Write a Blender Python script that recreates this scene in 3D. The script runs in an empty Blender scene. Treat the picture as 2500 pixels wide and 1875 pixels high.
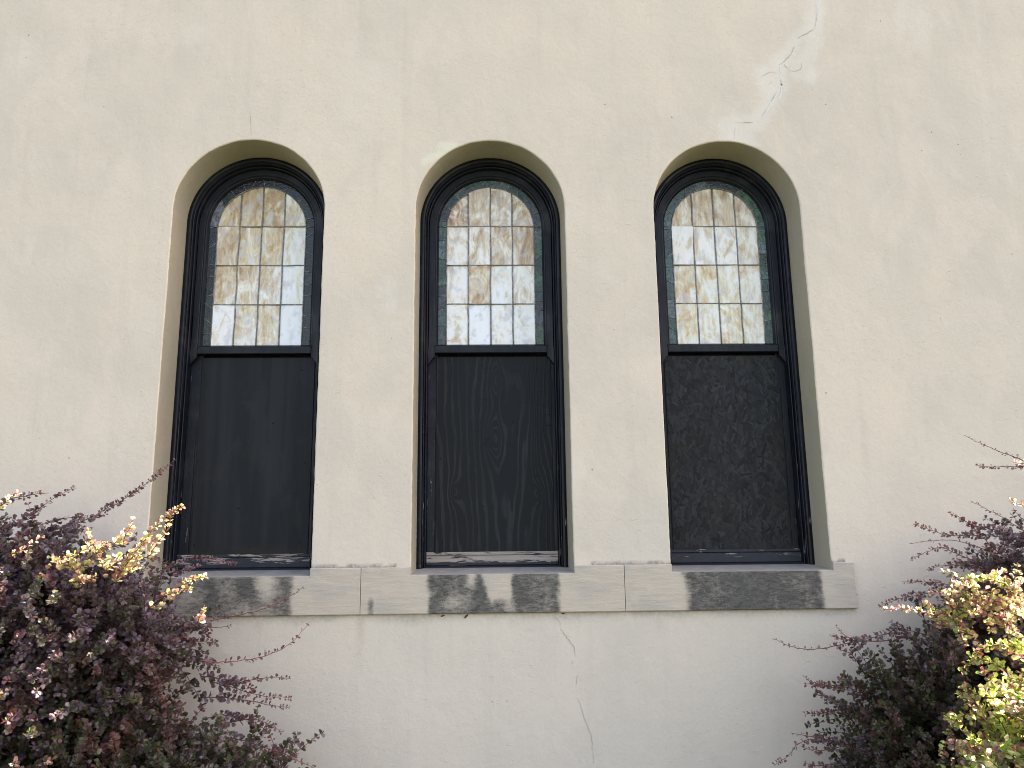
import bpy, math, random
import numpy as np

rng = np.random.default_rng(7)
random.seed(7)
sc = bpy.context.scene
COL = sc.collection
R = math.radians

# ------------------------------------------------------------------ settings
WALL_TOP = 4.25
SUN_EL, SUN_AZ = 42.0, 8.0          # sun to the right, a little behind the wall plane
SKY_STRENGTH = 0.70
SUN_STRENGTH = 42.0
GROUND_Z = -1.55

# ------------------------------------------------------------------ camera
CAM = np.array([-0.0188, -4.5098, 0.0228])
YAW, PIT, ROL, FPX = 0.029, 0.2072, -0.0112, 2061.96
cyw, syw, cp, sp = math.cos(YAW), math.sin(YAW), math.cos(PIT), math.sin(PIT)
FWD = np.array([syw*cp, cyw*cp, sp])
_r = np.array([cyw, -syw, 0.0]); _u = np.cross(_r, FWD)
RIGHT = math.cos(ROL)*_r + math.sin(ROL)*_u
UP = -math.sin(ROL)*_r + math.cos(ROL)*_u
from mathutils import Matrix
cd = bpy.data.cameras.new('camera'); cam = bpy.data.objects.new('camera', cd); COL.objects.link(cam)
m = Matrix.Identity(4)
for i in range(3):
    m[i][0], m[i][1], m[i][2], m[i][3] = RIGHT[i], UP[i], -FWD[i], CAM[i]
cam.matrix_world = m
cd.sensor_width = 36.0; cd.lens = FPX/2500*36.0; cd.clip_end = 2000; cd.clip_start = 0.05
sc.camera = cam

def at(px, py, Y):
    """survey helper: where the line of sight through a photo point meets depth Y"""
    v = FWD + RIGHT*(px-1250)/FPX + UP*(937.5-py)/FPX
    return CAM + v*(Y-CAM[1])/v[1]

# ------------------------------------------------------------------ helpers
def tag(o, label=None, cat=None, group=None, kind=None):
    if label: o['label'] = label
    if cat: o['category'] = cat
    if group: o['group'] = group
    if kind: o['kind'] = kind
    return o

def empty(name, loc=(0, 0, 0), parent=None):
    o = bpy.data.objects.new(name, None); o.empty_display_size = .2
    COL.objects.link(o); o.location = loc
    if parent: o.parent = parent
    return o

def mesh_obj(name, V, F, mat, parent=None, smooth=False, attrs=None, mats=None, midx=None):
    me = bpy.data.meshes.new(name)
    if isinstance(F, np.ndarray):
        n, k = F.shape
        me.vertices.add(len(V)); me.vertices.foreach_set('co', np.asarray(V, np.float32).ravel())
        me.loops.add(n*k); me.loops.foreach_set('vertex_index', F.astype(np.int32).ravel())
        me.polygons.add(n); me.polygons.foreach_set('loop_start', np.arange(0, n*k, k, dtype=np.int32))
        me.polygons.foreach_set('loop_total', np.full(n, k, np.int32))
    else:
        me.from_pydata([tuple(map(float, v)) for v in V], [], [tuple(map(int, f)) for f in F])
    for mm in (mats or [mat]): me.materials.append(mm)
    if midx is not None: me.polygons.foreach_set('material_index', np.asarray(midx, np.int32))
    for nm, arr in (attrs or {}).items():
        arr = np.asarray(arr, np.float32)
        if arr.ndim == 1:
            a = me.attributes.new(nm, 'FLOAT', 'POINT'); a.data.foreach_set('value', arr)
        else:
            if arr.shape[1] == 3: arr = np.concatenate([arr, np.ones((len(arr), 1), np.float32)], 1)
            a = me.attributes.new(nm, 'FLOAT_COLOR', 'POINT'); a.data.foreach_set('color', arr.ravel())
    me.update(calc_edges=True); me.validate()
    if smooth: me.polygons.foreach_set('use_smooth', np.ones(len(me.polygons), bool))
    o = bpy.data.objects.new(name, me); COL.objects.link(o)
    if parent: o.parent = parent
    return o

class MB:
    def __init__(s): s.V = []; s.F = []
    def add(s, V, F):
        b = len(s.V); s.V += [tuple(v) for v in V]; s.F += [tuple(b+i for i in f) for f in F]; return b
    def box(s, x0, x1, y0, y1, z0, z1, bev=0.0):
        if bev <= 0:
            V = [(x, y, z) for z in (z0, z1) for y in (y0, y1) for x in (x0, x1)]
            s.add(V, [(0, 2, 3, 1), (4, 5, 7, 6), (0, 1, 5, 4), (2, 6, 7, 3), (0, 4, 6, 2), (1, 3, 7, 5)])
        else:      # chamfered front edges (towards -y)
            b = bev
            V = [(x0, y1, z0), (x1, y1, z0), (x1, y1, z1), (x0, y1, z1),
                 (x0, y0+b, z0), (x1, y0+b, z0), (x1, y0+b, z1), (x0, y0+b, z1),
                 (x0+b, y0, z0+b), (x1-b, y0, z0+b), (x1-b, y0, z1-b), (x0+b, y0, z1-b)]
            s.add(V, [(0, 3, 2, 1), (0, 1, 5, 4), (1, 2, 6, 5), (2, 3, 7, 6), (3, 0, 4, 7),
                      (4, 5, 9, 8), (5, 6, 10, 9), (6, 7, 11, 10), (7, 4, 8, 11), (8, 9, 10, 11)])
    def tube(s, pts, rad, n=5, flat=1.0):
        pts = np.asarray(pts, float); k = len(pts)
        rad = np.broadcast_to(rad, (k,)); b = len(s.V)
        for i in range(k):
            t = pts[min(i+1, k-1)]-pts[max(i-1, 0)]; t = t/(np.linalg.norm(t)+1e-9)
            a = np.cross(t, (0.1, 1, 0.05)); a /= np.linalg.norm(a)+1e-9; c = np.cross(t, a)
            for j in range(n):
                th = 2*math.pi*j/n
                s.V.append(tuple(pts[i]+rad[i]*(math.cos(th)*a+flat*math.sin(th)*c)))
        for i in range(k-1):
            for j in range(n):
                j2 = (j+1) % n
                s.F.append((b+i*n+j, b+i*n+j2, b+(i+1)*n+j2, b+(i+1)*n+j))
        s.F.append(tuple(b+j for j in range(n))[::-1]); s.F.append(tuple(b+(k-1)*n+j for j in range(n)))
    def build(s, name, mat, parent=None, smooth=False):
        return mesh_obj(name, s.V, s.F, mat, parent, smooth)

def fnoise(x, z, seed=0, f=1.0, oct=4):
    r = np.random.default_rng(seed); out = 0*x; amp = 1.0; tot = 0
    for o in range(oct):
        for _ in range(4):
            a = r.uniform(0, 2*math.pi); ph = r.uniform(0, 6.28); k = f*2**o*r.uniform(.7, 1.4)
            out = out+amp*np.sin(k*(x*math.cos(a)+z*math.sin(a))+ph)
            tot += amp
        amp *= .55
    return out/tot*1.8

def sstep(a, b, x):
    t = np.clip((x-a)/(b-a), 0, 1); return t*t*(3-2*t)

# ------------------------------------------------------------------ node helper
class NT:
    def __init__(s, name):
        s.m = bpy.data.materials.new(name); s.m.use_nodes = True
        s.t = s.m.node_tree; s.t.nodes.clear()
        s.out = s.t.nodes.new('ShaderNodeOutputMaterial')
    def n(s, typ, ins=None, **pr):
        nd = s.t.nodes.new(typ)
        for k, v in pr.items(): setattr(nd, k, v)
        for k, v in (ins or {}).items(): s.set(nd.inputs[k], v)
        return nd
    def set(s, sock, v):
        if hasattr(v, 'is_output') or isinstance(v, bpy.types.NodeSocket): s.t.links.new(v, sock)
        else:
            if sock.type == 'RGBA' and not isinstance(v, (int, float)) and len(v) == 3: v = (*v, 1)
            sock.default_value = v
    def math(s, op, a, b=0.0, c=None, clamp=False):
        nd = s.n('ShaderNodeMath', operation=op, use_clamp=clamp)
        s.set(nd.inputs[0], a); s.set(nd.inputs[1], b)
        if c is not None: s.set(nd.inputs[2], c)
        return nd.outputs[0]
    def coord(s, scale=(1, 1, 1), offset=(0, 0, 0), rot=(0, 0, 0), src=None):
        if src is None: src = s.n('ShaderNodeTexCoord').outputs['Object']
        mp = s.n('ShaderNodeMapping', {'Vector': src, 'Scale': scale, 'Location': offset, 'Rotation': rot})
        return mp.outputs[0]
    def noise(s, vec, scale, detail=4.0, rough=.55, dist=0.0):
        nd = s.n('ShaderNodeTexNoise', {'Vector': vec, 'Scale': scale, 'Detail': detail, 'Roughness': rough, 'Distortion': dist})
        return nd.outputs[0]
    def ramp(s, fac, stops, interp='LINEAR'):
        nd = s.n('ShaderNodeValToRGB'); cr = nd.color_ramp; cr.interpolation = interp
        while len(cr.elements) < len(stops): cr.elements.new(.5)
        for e, (p, c) in zip(cr.elements, stops):
            e.position = p; e.color = (*c, 1) if not isinstance(c, (int, float)) else (c, c, c, 1)
        s.set(nd.inputs[0], fac); return nd.outputs[0]
    def mix(s, fac, a, b, blend='MIX'):
        nd = s.n('ShaderNodeMix', data_type='RGBA', blend_type=blend)
        s.set(nd.inputs[0], fac); s.set(nd.inputs[6], a); s.set(nd.inputs[7], b)
        return nd.outputs[2]
    def rng(s, v, a, b, c=0.0, d=1.0):
        nd = s.n('ShaderNodeMapRange', {0: v, 1: a, 2: b, 3: c, 4: d}, interpolation_type='SMOOTHSTEP'); return nd.outputs[0]
    def attr(s, name, out='Fac'):
        return s.n('ShaderNodeAttribute', attribute_name=name).outputs[out]
    def bump(s, h, strength, dist, normal=None):
        nd = s.n('ShaderNodeBump', {'Height': h, 'Strength': strength, 'Distance': dist})
        if normal is not None: s.set(nd.inputs['Normal'], normal)
        return nd.outputs[0]
    def pbr(s, color, rough, normal=None, spec=.5, coat=0.0):
        p = s.n('ShaderNodeBsdfPrincipled', {'Base Color': color, 'Roughness': rough, 'Specular IOR Level': spec, 'Coat Weight': coat})
        if normal is not None: s.set(p.inputs['Normal'], normal)
        return p
    def done(s, shader):
        s.t.links.new(shader.outputs[0], s.out.inputs[0]); return s.m

# ------------------------------------------------------------------ materials
def mat_stucco(name, base, reveal=False):
    t = NT(name)
    co = t.coord()
    sep = t.n('ShaderNodeSeparateXYZ', {0: co}); X, Y, Z = sep.outputs
    big = t.noise(t.coord((1, 1, .8)), 0.9, 3, .5, .6)
    med = t.noise(t.coord((1, 1, .6), (5, 3, 1)), 3.2, 5, .6, .8)
    fine = t.noise(co, 55, 4, .6)
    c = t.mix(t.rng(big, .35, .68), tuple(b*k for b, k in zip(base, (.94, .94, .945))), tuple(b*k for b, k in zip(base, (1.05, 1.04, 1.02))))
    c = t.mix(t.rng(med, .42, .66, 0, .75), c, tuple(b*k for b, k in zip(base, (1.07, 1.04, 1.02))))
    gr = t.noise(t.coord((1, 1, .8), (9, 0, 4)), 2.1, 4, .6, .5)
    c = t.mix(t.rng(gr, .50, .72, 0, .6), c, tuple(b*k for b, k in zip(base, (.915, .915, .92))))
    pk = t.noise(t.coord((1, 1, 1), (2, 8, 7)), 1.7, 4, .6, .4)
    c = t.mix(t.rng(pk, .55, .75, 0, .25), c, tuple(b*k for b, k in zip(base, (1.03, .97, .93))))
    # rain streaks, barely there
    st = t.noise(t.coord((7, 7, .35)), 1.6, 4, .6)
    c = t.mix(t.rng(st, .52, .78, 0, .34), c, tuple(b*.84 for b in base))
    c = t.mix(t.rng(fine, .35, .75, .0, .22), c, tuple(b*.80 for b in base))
    cool_light = t.math('ADD', Z, t.math('MULTIPLY', t.math('SUBTRACT', med, .5), .9))  # cooler, greyer light low on the wall, put into the colour by height
    c = t.mix(t.rng(cool_light, 1.0, -.6, 0, .35), c, tuple(b*k for b, k in zip(base, (.89, .925, 1.0))))
    if not reveal:
        pa = t.math('MULTIPLY', t.attr('patch'), t.rng(med, .2, .6, .75, 1.0))
        c = t.mix(t.math('MULTIPLY', pa, .55), c, (.73, .68, .615))
        c = t.mix(t.attr('cream'), c, (.70, .665, .53))
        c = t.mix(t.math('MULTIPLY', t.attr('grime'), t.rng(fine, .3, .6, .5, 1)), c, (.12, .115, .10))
        # a few pits and specks
        pv = t.n('ShaderNodeTexVoronoi', {'Vector': co, 'Scale': 13.0, 'Randomness': 1.0})
        pit0 = t.rng(pv.outputs['Distance'], .035, .075, 1, 0)
        pgate = t.math('GREATER_THAN', t.n('ShaderNodeSeparateColor', {0: pv.outputs['Color']}).outputs[0], .80)
        pcl = t.rng(t.noise(t.coord((1, 1, 1), (3, 1, 2)), 1.8, 2), .47, .6)
        pit = t.math('MULTIPLY', t.math('MULTIPLY', pit0, pgate), pcl)
        c = t.mix(t.math('MULTIPLY', pit, .75), c, tuple(b*.30 for b in base))
    # relief
    h1 = t.noise(t.coord((1, 1, 1)), 16, 5, .62, .3)
    h2 = t.noise(t.coord((1, 1, 1), (4, 4, 4)), 90, 3, .6)
    h3 = t.noise(t.coord((1, 1, .7), (1, 7, 3)), 2.6, 2, .5)
    rgh = t.rng(t.noise(t.coord((1, 1, 1), (6, 2, 5)), 1.5, 3), .4, .65, .35, 1.0)
    h = t.math('ADD', t.math('MULTIPLY', h1, .9), t.math('MULTIPLY', t.math('MULTIPLY', h2, .35), rgh))
    # trowelled lumps: thresholded noise gives crisp little ridges
    lump = t.rng(t.noise(t.coord((1, 1, 1.6), (2, 2, 8)), 28, 4, .7, .8), .60, .68)
    h = t.math('ADD', h, t.math('MULTIPLY', t.math('MULTIPLY', lump, rgh), .38))
    if not reveal:
        h = t.math('SUBTRACT', h, t.math('MULTIPLY', pit, 1.2))
    nb = t.bump(h, .50, .0065)
    nb = t.bump(h3, .5, .03, nb)
    return t.done(t.pbr(c, .88, nb, .25))

def mat_paint(name, base=(.0032, .0045, .0085), flake=.5):
    t = NT(name); co = t.coord()
    n1 = t.noise(t.coord((1, 1, .25)), 14, 5, .6)
    c = t.mix(t.rng(n1, .35, .7), base, tuple(b*2.0 for b in base))
    dust = t.noise(co, 5, 5, .65)
    c = t.mix(t.rng(dust, .5, .75, 0, .4), c, (.05, .053, .062))
    z = t.n('ShaderNodeSeparateXYZ', {0: co}).outputs[2]
    fl = t.noise(t.coord((70, 70, 6)), 1.0, 5, .65, .4)
    low = t.rng(z, .1, 1.5, .085*flake, .01)
    wide = t.math('SUBTRACT', .70, low)
    peel = t.rng(t.math('SUBTRACT', fl, wide), 0, .03)
    c = t.mix(t.math('MULTIPLY', peel, .9), c, (.36, .34, .31))
    ht = t.math('ADD', t.noise(t.coord((1, 1, .2)), 40, 4, .6), t.math('MULTIPLY', peel, -1.0))
    return t.done(t.pbr(c, t.rng(n1, .3, .7, .30, .60), t.bump(ht, .7, .003), .29))

def mat_board(name, kind):
    t = NT(name); co = t.coord()
    if kind == 'grain':
        sx = t.n('ShaderNodeSeparateXYZ', {0: co}); x, _, z = sx.outputs
        nz = t.noise(t.coord((3.2, 1, .42)), 1.0, 2, .45, .0)
        nz2 = t.noise(t.coord((16, 1, 3.2), (2, 0, 5)), 1.0, 3, .55)
        g = t.math('ADD', t.math('MULTIPLY', nz, 9.0), t.math('MULTIPLY', nz2, 1.0))
        ax = t.math('ABSOLUTE', t.math('ADD', t.math('ADD', x, -.03), t.math('MULTIPLY', t.math('SUBTRACT', nz, .5), .35)))
        g = t.math('ADD', g, t.math('MULTIPLY', ax, 15.0))
        for kx, kz, rr, amp in ((.028, 1.06, .040, 2.6), (.02, .71, .045, 3.2), (-.21, .41, .022, 2.0), (.26, .40, .025, 2.0)):
            dv = t.n('ShaderNodeVectorMath', {0: co, 1: (kx, 0, kz)}, operation='SUBTRACT').outputs[0]
            dv = t.n('ShaderNodeVectorMath', {0: dv, 1: (1, 0, .42)}, operation='MULTIPLY').outputs[0]
            ln = t.n('ShaderNodeVectorMath', {0: dv}, operation='LENGTH').outputs['Value']
            q = t.math('DIVIDE', ln, rr)
            kf = t.math('DIVIDE', amp, t.math('ADD', 1.0, t.math('MULTIPLY', q, q)))
            g = t.math('SUBTRACT', g, kf)
        s = t.math('SINE', t.math('MULTIPLY', g, 8.5))
        s = t.rng(s, .1, .95, -1, 1)
        fib = t.noise(t.coord((90, 1, 3)), 1.0, 4, .6)
        f = t.math('ADD', t.math('MULTIPLY', s, .5), .5)
        f = t.math('MULTIPLY', f, t.rng(fib, .25, .6, .55, 1.0))
        blot = t.noise(t.coord((2.5, 1, 1.3), (3, 0, 1)), 2.0, 4, .6)
        f2 = t.math('MULTIPLY', f, t.rng(blot, .35, .65, .25, 1.0))
        c = t.mix(f2, (.0095, .0108, .0135), (.027, .0275, .031))
        # horizontal checks in the veneer
        ck = t.noise(t.coord((14, 1, 160), (1, 0, 2)), 1.0, 3, .6)
        ckm = t.math('MULTIPLY', t.rng(ck, .66, .72), t.rng(t.noise(t.coord((2, 1, 2), (7, 0, 0)), 2.2, 2), .5, .6))
        c = t.mix(t.math('MULTIPLY', ckm, .8), c, (.006, .006, .007))
        h = t.math('SUBTRACT', t.math('MULTIPLY', f, .7), ckm); hd = .0018
    elif kind == 'smooth':
        st = t.noise(t.coord((16, 1, .7)), 1.0, 4, .55, .15)
        st2 = t.noise(t.coord((2.2, 1, 1.5), (4, 0, 1)), 1.6, 5, .65, .6)
        c = t.mix(t.rng(st, .35, .7), (.0115, .0130, .0160), (.0195, .0210, .0245))
        c = t.mix(t.rng(st2, .5, .62, 0, .45), c, (.027, .028, .030))
        z = t.n('ShaderNodeSeparateXYZ', {0: co}).outputs[2]
        rag = t.math('ADD', z, t.math('MULTIPLY', t.noise(t.coord((1, 1, 1)), 9, 5, .7), .16))
        c = t.mix(t.rng(rag, .16, .215, .75, 0), c, (.030, .024, .019))
        dk = t.noise(t.coord((3, 1, .8), (8, 0, 3)), 2.5, 3)
        c = t.mix(t.rng(dk, .56, .7, 0, .5), c, (.011, .011, .012))
        h = t.math('ADD', st2, t.math('MULTIPLY', t.noise(co, 70, 3), .3)); hd = .0015
    else:   # strand board; the strands themselves are geometry with their own tone
        tone = t.attr('tone')
        c = t.mix(tone, (.0055, .0063, .0085), (.040, .0405, .045))
        brn = t.noise(t.coord((1, 1, 1), (3, 0, 0)), 4.0, 3)
        c = t.mix(t.rng(brn, .5, .7, 0, .4), c, (.026, .021, .018))
        h = t.noise(t.coord((1, 1, .4)), 120, 4, .6); hd = .0012
    for kx, kz in ((-.285, 1.09), (.27, 1.12), (-.29, .60), (.31, .58), (-.28, .13), (.30, .14), (.12, .81), (-.05, .33)):
        ln = t.n('ShaderNodeVectorMath', {0: co, 1: (kx, .29, kz)}, operation='DISTANCE').outputs['Value']
        c = t.mix(t.rng(ln, .004, .0075, .9, 0), c, (.003, .003, .003))
    return t.done(t.pbr(c, .52, t.bump(h, .8, hd), .17))

def mat_peeled(name, amt):
    """weathered timber with black paint flaking off it"""
    t = NT(name); co = t.coord()
    wd = t.noise(t.coord((3, 3, 90)), 1.0, 5, .6, .2)
    wood = t.ramp(wd, [(.25, (.15, .125, .105)), (.5, (.34, .29, .25)), (.75, (.46, .40, .36))])
    p = t.noise(t.coord((5, 5, 42), (amt*7, 0, 0)), 1.6, 8, .7, .6)
    z = t.n('ShaderNodeSeparateXYZ', {0: co}).outputs[2]
    edge = t.rng(z, .008, .036, .24, 0.0)
    f = t.rng(t.math('ADD', p, edge), amt-.012, amt+.012)
    n1 = t.noise(co, 30, 4)
    paint = t.mix(n1, (.012, .014, .020), (.035, .038, .05))
    c = t.mix(f, wood, paint)
    h = t.math('ADD', t.math('MULTIPLY', f, 1.0), t.math('MULTIPLY', wd, .5))
    return t.done(t.pbr(c, .6, t.bump(h, .7, .003), .35))

def mat_stone():
    t = NT('weathered limestone'); co = t.coord()
    lay = t.noise(t.coord((4, 4, 30)), 2.0, 7, .72, .4)
    c = t.ramp(lay, [(.25, (.43, .372, .305)), (.5, (.51, .445, .37)), (.75, (.56, .495, .415))])
    bl = t.noise(t.coord((1, 1, 2)), 3.5, 5, .6, .4)
    c = t.mix(t.rng(bl, .45, .7, 0, .55), c, (.36, .34, .315))
    fl = t.noise(t.coord((12, 12, 30)), 2.4, 8, .74, .6)
    sm = t.noise(t.coord((5, 5, 4), (3, 1, 2)), 1.5, 4, .55, .5)
    s = t.attr('stain')
    k = t.rng(t.math('ADD', t.math('MULTIPLY', s, .96), t.math('ADD', t.math('MULTIPLY', t.math('SUBTRACT', .5, fl), 1.05), t.math('MULTIPLY', t.math('SUBTRACT', .5, sm), .9))), .08, .95)
    tone = t.mix(t.rng(fl, .3, .65), (.032, .032, .033), (.095, .093, .088))
    c = t.mix(t.math('MULTIPLY', k, t.rng(s, 0, .5, 0, .93)), c, tone)
    sp = t.noise(co, 130, 3, .7)
    c = t.mix(t.rng(sp, .60, .72, 0, .35), c, (.52, .49, .45))
    w = t.attr('wash')
    wc = t.mix(t.noise(t.coord((2, 2, 2)), 9, 5, .65), (.20, .185, .165), (.46, .425, .375))
    c = t.mix(t.math('MULTIPLY', w, .9), c, wc)
    h = t.math('ADD', lay, t.math('MULTIPLY', sp, .35))
    return t.done(t.pbr(c, .85, t.bump(h, .6, .004), .25))

def mat_opal():
    t = NT('opalescent glass')
    co = t.n('ShaderNodeTexCoord').outputs['Object']
    seed = t.attr('pane_seed', 'Color'); prop = t.n('ShaderNodeSeparateColor', {0: t.attr('pane_prop', 'Color')})
    amt, gold, swirl = prop.outputs
    amt = t.math('SUBTRACT', amt, .05)
    v = t.n('ShaderNodeVectorMath', {0: seed, 1: (40, 40, 40)}, operation='MULTIPLY').outputs[0]
    # slight rotation of the streaks is carried by the seed; streaks run up the pane
    v1 = t.n('ShaderNodeVectorMath', {0: t.coord((13, 1, 5.0), src=co), 1: v}, operation='ADD').outputs[0]
    v2 = t.n('ShaderNodeVectorMath', {0: t.coord((11, 1, 9), src=co), 1: v}, operation='ADD').outputs[0]
    n1 = t.noise(v1, 1.0, 7, .66, 1.1)
    n2 = t.noise(v2, .8, 5, .58, 2.6)
    nn = t.mix(swirl, n1, n2)
    fine = t.noise(t.n('ShaderNodeVectorMath', {0: t.coord((46, 1, 9), src=co), 1: v}, operation='ADD').outputs[0], 1.0, 4, .6, .5)
    f = t.math('ADD', t.math('ADD', t.math('MULTIPLY', t.math('SUBTRACT', nn, .5), 1.65), t.math('MULTIPLY', t.math('SUBTRACT', fine, .5), .5)), amt)
    c = t.ramp(f, [(.12, (.90, .92, .97)), (.36, (.90, .87, .83)), (.52, (.70, .605, .48)), (.70, (.50, .345, .20)), (.92, (.27, .15, .08))])
    cg = t.ramp(f, [(.12, (.90, .92, .97)), (.36, (.80, .79, .70)), (.52, (.70, .60, .38)), (.70, (.54, .39, .17)), (.92, (.26, .17, .07))])
    c = t.mix(gold, c, cg)
    lav = t.noise(v2, 1.7, 3)
    c = t.mix(t.rng(lav, .50, .70, 0, .6), c, (.55, .54, .60))
    c = t.mix(t.attr('flame'), c, (.75, .22, .07))
    rip = t.noise(t.n('ShaderNodeVectorMath', {0: t.coord((30, 1, 16), src=co), 1: v}, operation='ADD').outputs[0], 1.0, 3, .5, .6)
    return t.done(t.pbr(c, .13, t.bump(rip, .35, .004), .6))

def mat_border():
    t = NT('dark border glass'); co = t.n('ShaderNodeTexCoord').outputs['Object']
    c = t.attr('tint', 'Color')
    n = t.noise(t.coord((30, 1, 30), src=co), 1.0, 4, .6, 1.2)
    c2 = t.mix(t.rng(n, .35, .68), t.mix(.75, c, (.008, .012, .012)), c)
    wv = t.noise(t.coord((1, 1, 1), src=co), 75, 3, .5, 1.0)
    return t.done(t.pbr(c2, .16, t.bump(wv, .55, .005), .5))

def mat_lead():
    t = NT('lead came'); n = t.noise(t.coord(), 45, 4, .6)
    c = t.ramp(n, [(.3, (.10, .10, .11)), (.52, (.20, .20, .21)), (.75, (.48, .47, .465))])
    return t.done(t.pbr(c, .5, t.bump(n, .4, .002), .5))

def mat_leaf():
    t = NT('barberry leaf')
    c = t.attr('leaf_color', 'Color')
    n = t.noise(t.coord(), 160, 2)
    c = t.mix(t.rng(n, .3, .7, 0, .35), c, (.02, .02, .018))
    p = t.pbr(c, .38, None, .6)
    hs = t.n('ShaderNodeHueSaturation', {'Saturation': 1.1, 'Value': 2.3, 'Color': c})
    tr = t.n('ShaderNodeBsdfTranslucent', {'Color': hs.outputs[0]})
    mx = t.n('ShaderNodeMixShader', {0: .42, 1: p.outputs[0], 2: tr.outputs[0]})
    return t.done(mx)

def mat_twig():
    t = NT('barberry stem'); c = t.attr('leaf_color', 'Color')
    return t.done(t.pbr(c, .6, None, .3))

def mat_ground():
    t = NT('lawn'); co = t.coord()
    n = t.noise(co, 1.3, 6, .65); f = t.noise(co, 60, 4, .7)
    c = t.ramp(n, [(.3, (.030, .036, .016)), (.55, (.042, .048, .024)), (.75, (.065, .058, .036))])
    c = t.mix(t.rng(f, .35, .7, 0, .6), c, (.02, .028, .012))
    return t.done(t.pbr(c, .9, t.bump(f, .8, .03), .2))

def mat_simple(name, a, b, scale=20, rough=.8):
    t = NT(name); n = t.noise(t.coord(), scale, 4, .6)
    return t.done(t.pbr(t.mix(n, a, b), rough, t.bump(n, .4, .004), .3))

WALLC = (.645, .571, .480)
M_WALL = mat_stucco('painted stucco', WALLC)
M_REV = mat_stucco('stucco with reveal shade painted in', (.362, .325, .250), True)  # wall stucco again, with the shade of the recesses put into a darker colour
M_STONE = mat_stone()
M_PAINT = mat_paint('black gloss paint')
M_SASH = mat_paint('black sash paint', (.0034, .0046, .0085), .7)
M_OPAL, M_BORD, M_LEAD = mat_opal(), mat_border(), mat_lead()
M_LEAF, M_TWIG = mat_leaf(), mat_twig()
M_CRACK = mat_simple('crack shadow', (.30, .27, .24), (.50, .455, .405), 60)
M_FILL = mat_simple('crack filler', (.66, .64, .61), (.72, .70, .68), 40)

# ------------------------------------------------------------------ world, sun
w = bpy.data.worlds.new('World'); sc.world = w; w.use_nodes = True
nt = w.node_tree; nt.nodes.clear()
sky = nt.nodes.new('ShaderNodeTexSky'); sky.sky_type = 'NISHITA'; sky.sun_disc = False
sky.sun_elevation = R(SUN_EL); sky.sun_rotation = R(90-SUN_AZ)
sky.air_density = 1.0; sky.dust_density = 1.4; sky.ozone_density = 1.0
wb = nt.nodes.new('ShaderNodeMix'); wb.data_type = 'RGBA'; wb.blend_type = 'MULTIPLY'; wb.inputs[0].default_value = 1.0
wb.inputs[7].default_value = (1.0, .818, .70, 1)          # daylight white balance for open shade
bg = nt.nodes.new('ShaderNodeBackground'); bg.inputs[1].default_value = SKY_STRENGTH
wo = nt.nodes.new('ShaderNodeOutputWorld')
nt.links.new(sky.outputs[0], wb.inputs[6]); nt.links.new(wb.outputs[2], bg.inputs[0]); nt.links.new(bg.outputs[0], wo.inputs[0])
sl = bpy.data.lights.new('sun', 'SUN'); sl.energy = SUN_STRENGTH; sl.angle = R(.53); sl.color = (1, .90, .74)
so = bpy.data.objects.new('sun', sl); COL.objects.link(so)
from mathutils import Vector
SV = Vector((math.cos(R(SUN_EL))*math.cos(R(SUN_AZ)), math.cos(R(SUN_EL))*math.sin(R(SUN_AZ)), math.sin(R(SUN_EL))))
so.rotation_euler = SV.to_track_quat('Z', 'Y').to_euler(); so.location = SV*20
sc.cycles.filter_width = 1.0
sc.cycles.use_denoising = True
sc.view_settings.view_transform = 'Standard'; sc.view_settings.look = 'None'; sc.view_settings.exposure = 0

# ------------------------------------------------------------------ ground
g = MB(); g.add([(-300, -300, GROUND_Z), (300, -300, GROUND_Z), (300, 300, GROUND_Z), (-300, 300, GROUND_Z)], [(0, 1, 2, 3)])
tag(g.build('ground', mat_ground()), kind='structure')

# ------------------------------------------------------------------ building
WX = [-1.3671, 0.0, 1.362]
HO, HF, ZS, DF = .425, .4145, 1.993, .20       # opening half, frame half, springing, reveal depth
RB = .007                                      # rounded plaster arris
bld = empty('stucco_building', (0, 0, GROUND_Z))
tag(bld, 'cream stucco building with three tall black arched windows above a stone sill', 'building')
bld_inv = Matrix.Translation((0, 0, -GROUND_Z))
def child(o):          # keep world coordinates under the building
    o.matrix_parent_inverse = bld_inv; return o

SPINE = [(2.03, 3.7), (2.002, 3.356), (1.997, 3.264), (1.98, 3.198), (1.963, 3.152), (1.946, 3.143), (1.894, 3.115), (1.86, 3.091), (1.839, 3.064), (1.833, 3.028), (1.796, 2.974), (1.767, 2.939), (1.73, 2.912), (1.735, 2.844), (1.736, 2.78), (1.702, 2.727), (1.666, 2.674), (1.642, 2.628), (1.606, 2.576), (1.577, 2.544), (1.55, 2.536), (1.455, 2.534), (1.443, 2.507), (1.426, 2.419)]
EXTRA = [(1.64, 2.86), (1.66, 2.8), (1.66, 2.74), (1.87, 2.92), (1.85, 2.87), (1.9, 2.86), (1.95, 3.07), (1.92, 3.0), (1.88, 2.95)]

def seg_dist(P, L):
    d = np.full(len(P), 9.0)
    for a, b in zip(L[:-1], L[1:]):
        a = np.array(a); b = np.array(b); ab = b-a
        t = np.clip(((P-a)@ab)/(ab@ab), 0, 1)
        d = np.minimum(d, np.linalg.norm(P-a-t[:, None]*ab, axis=1))
    return d

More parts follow.
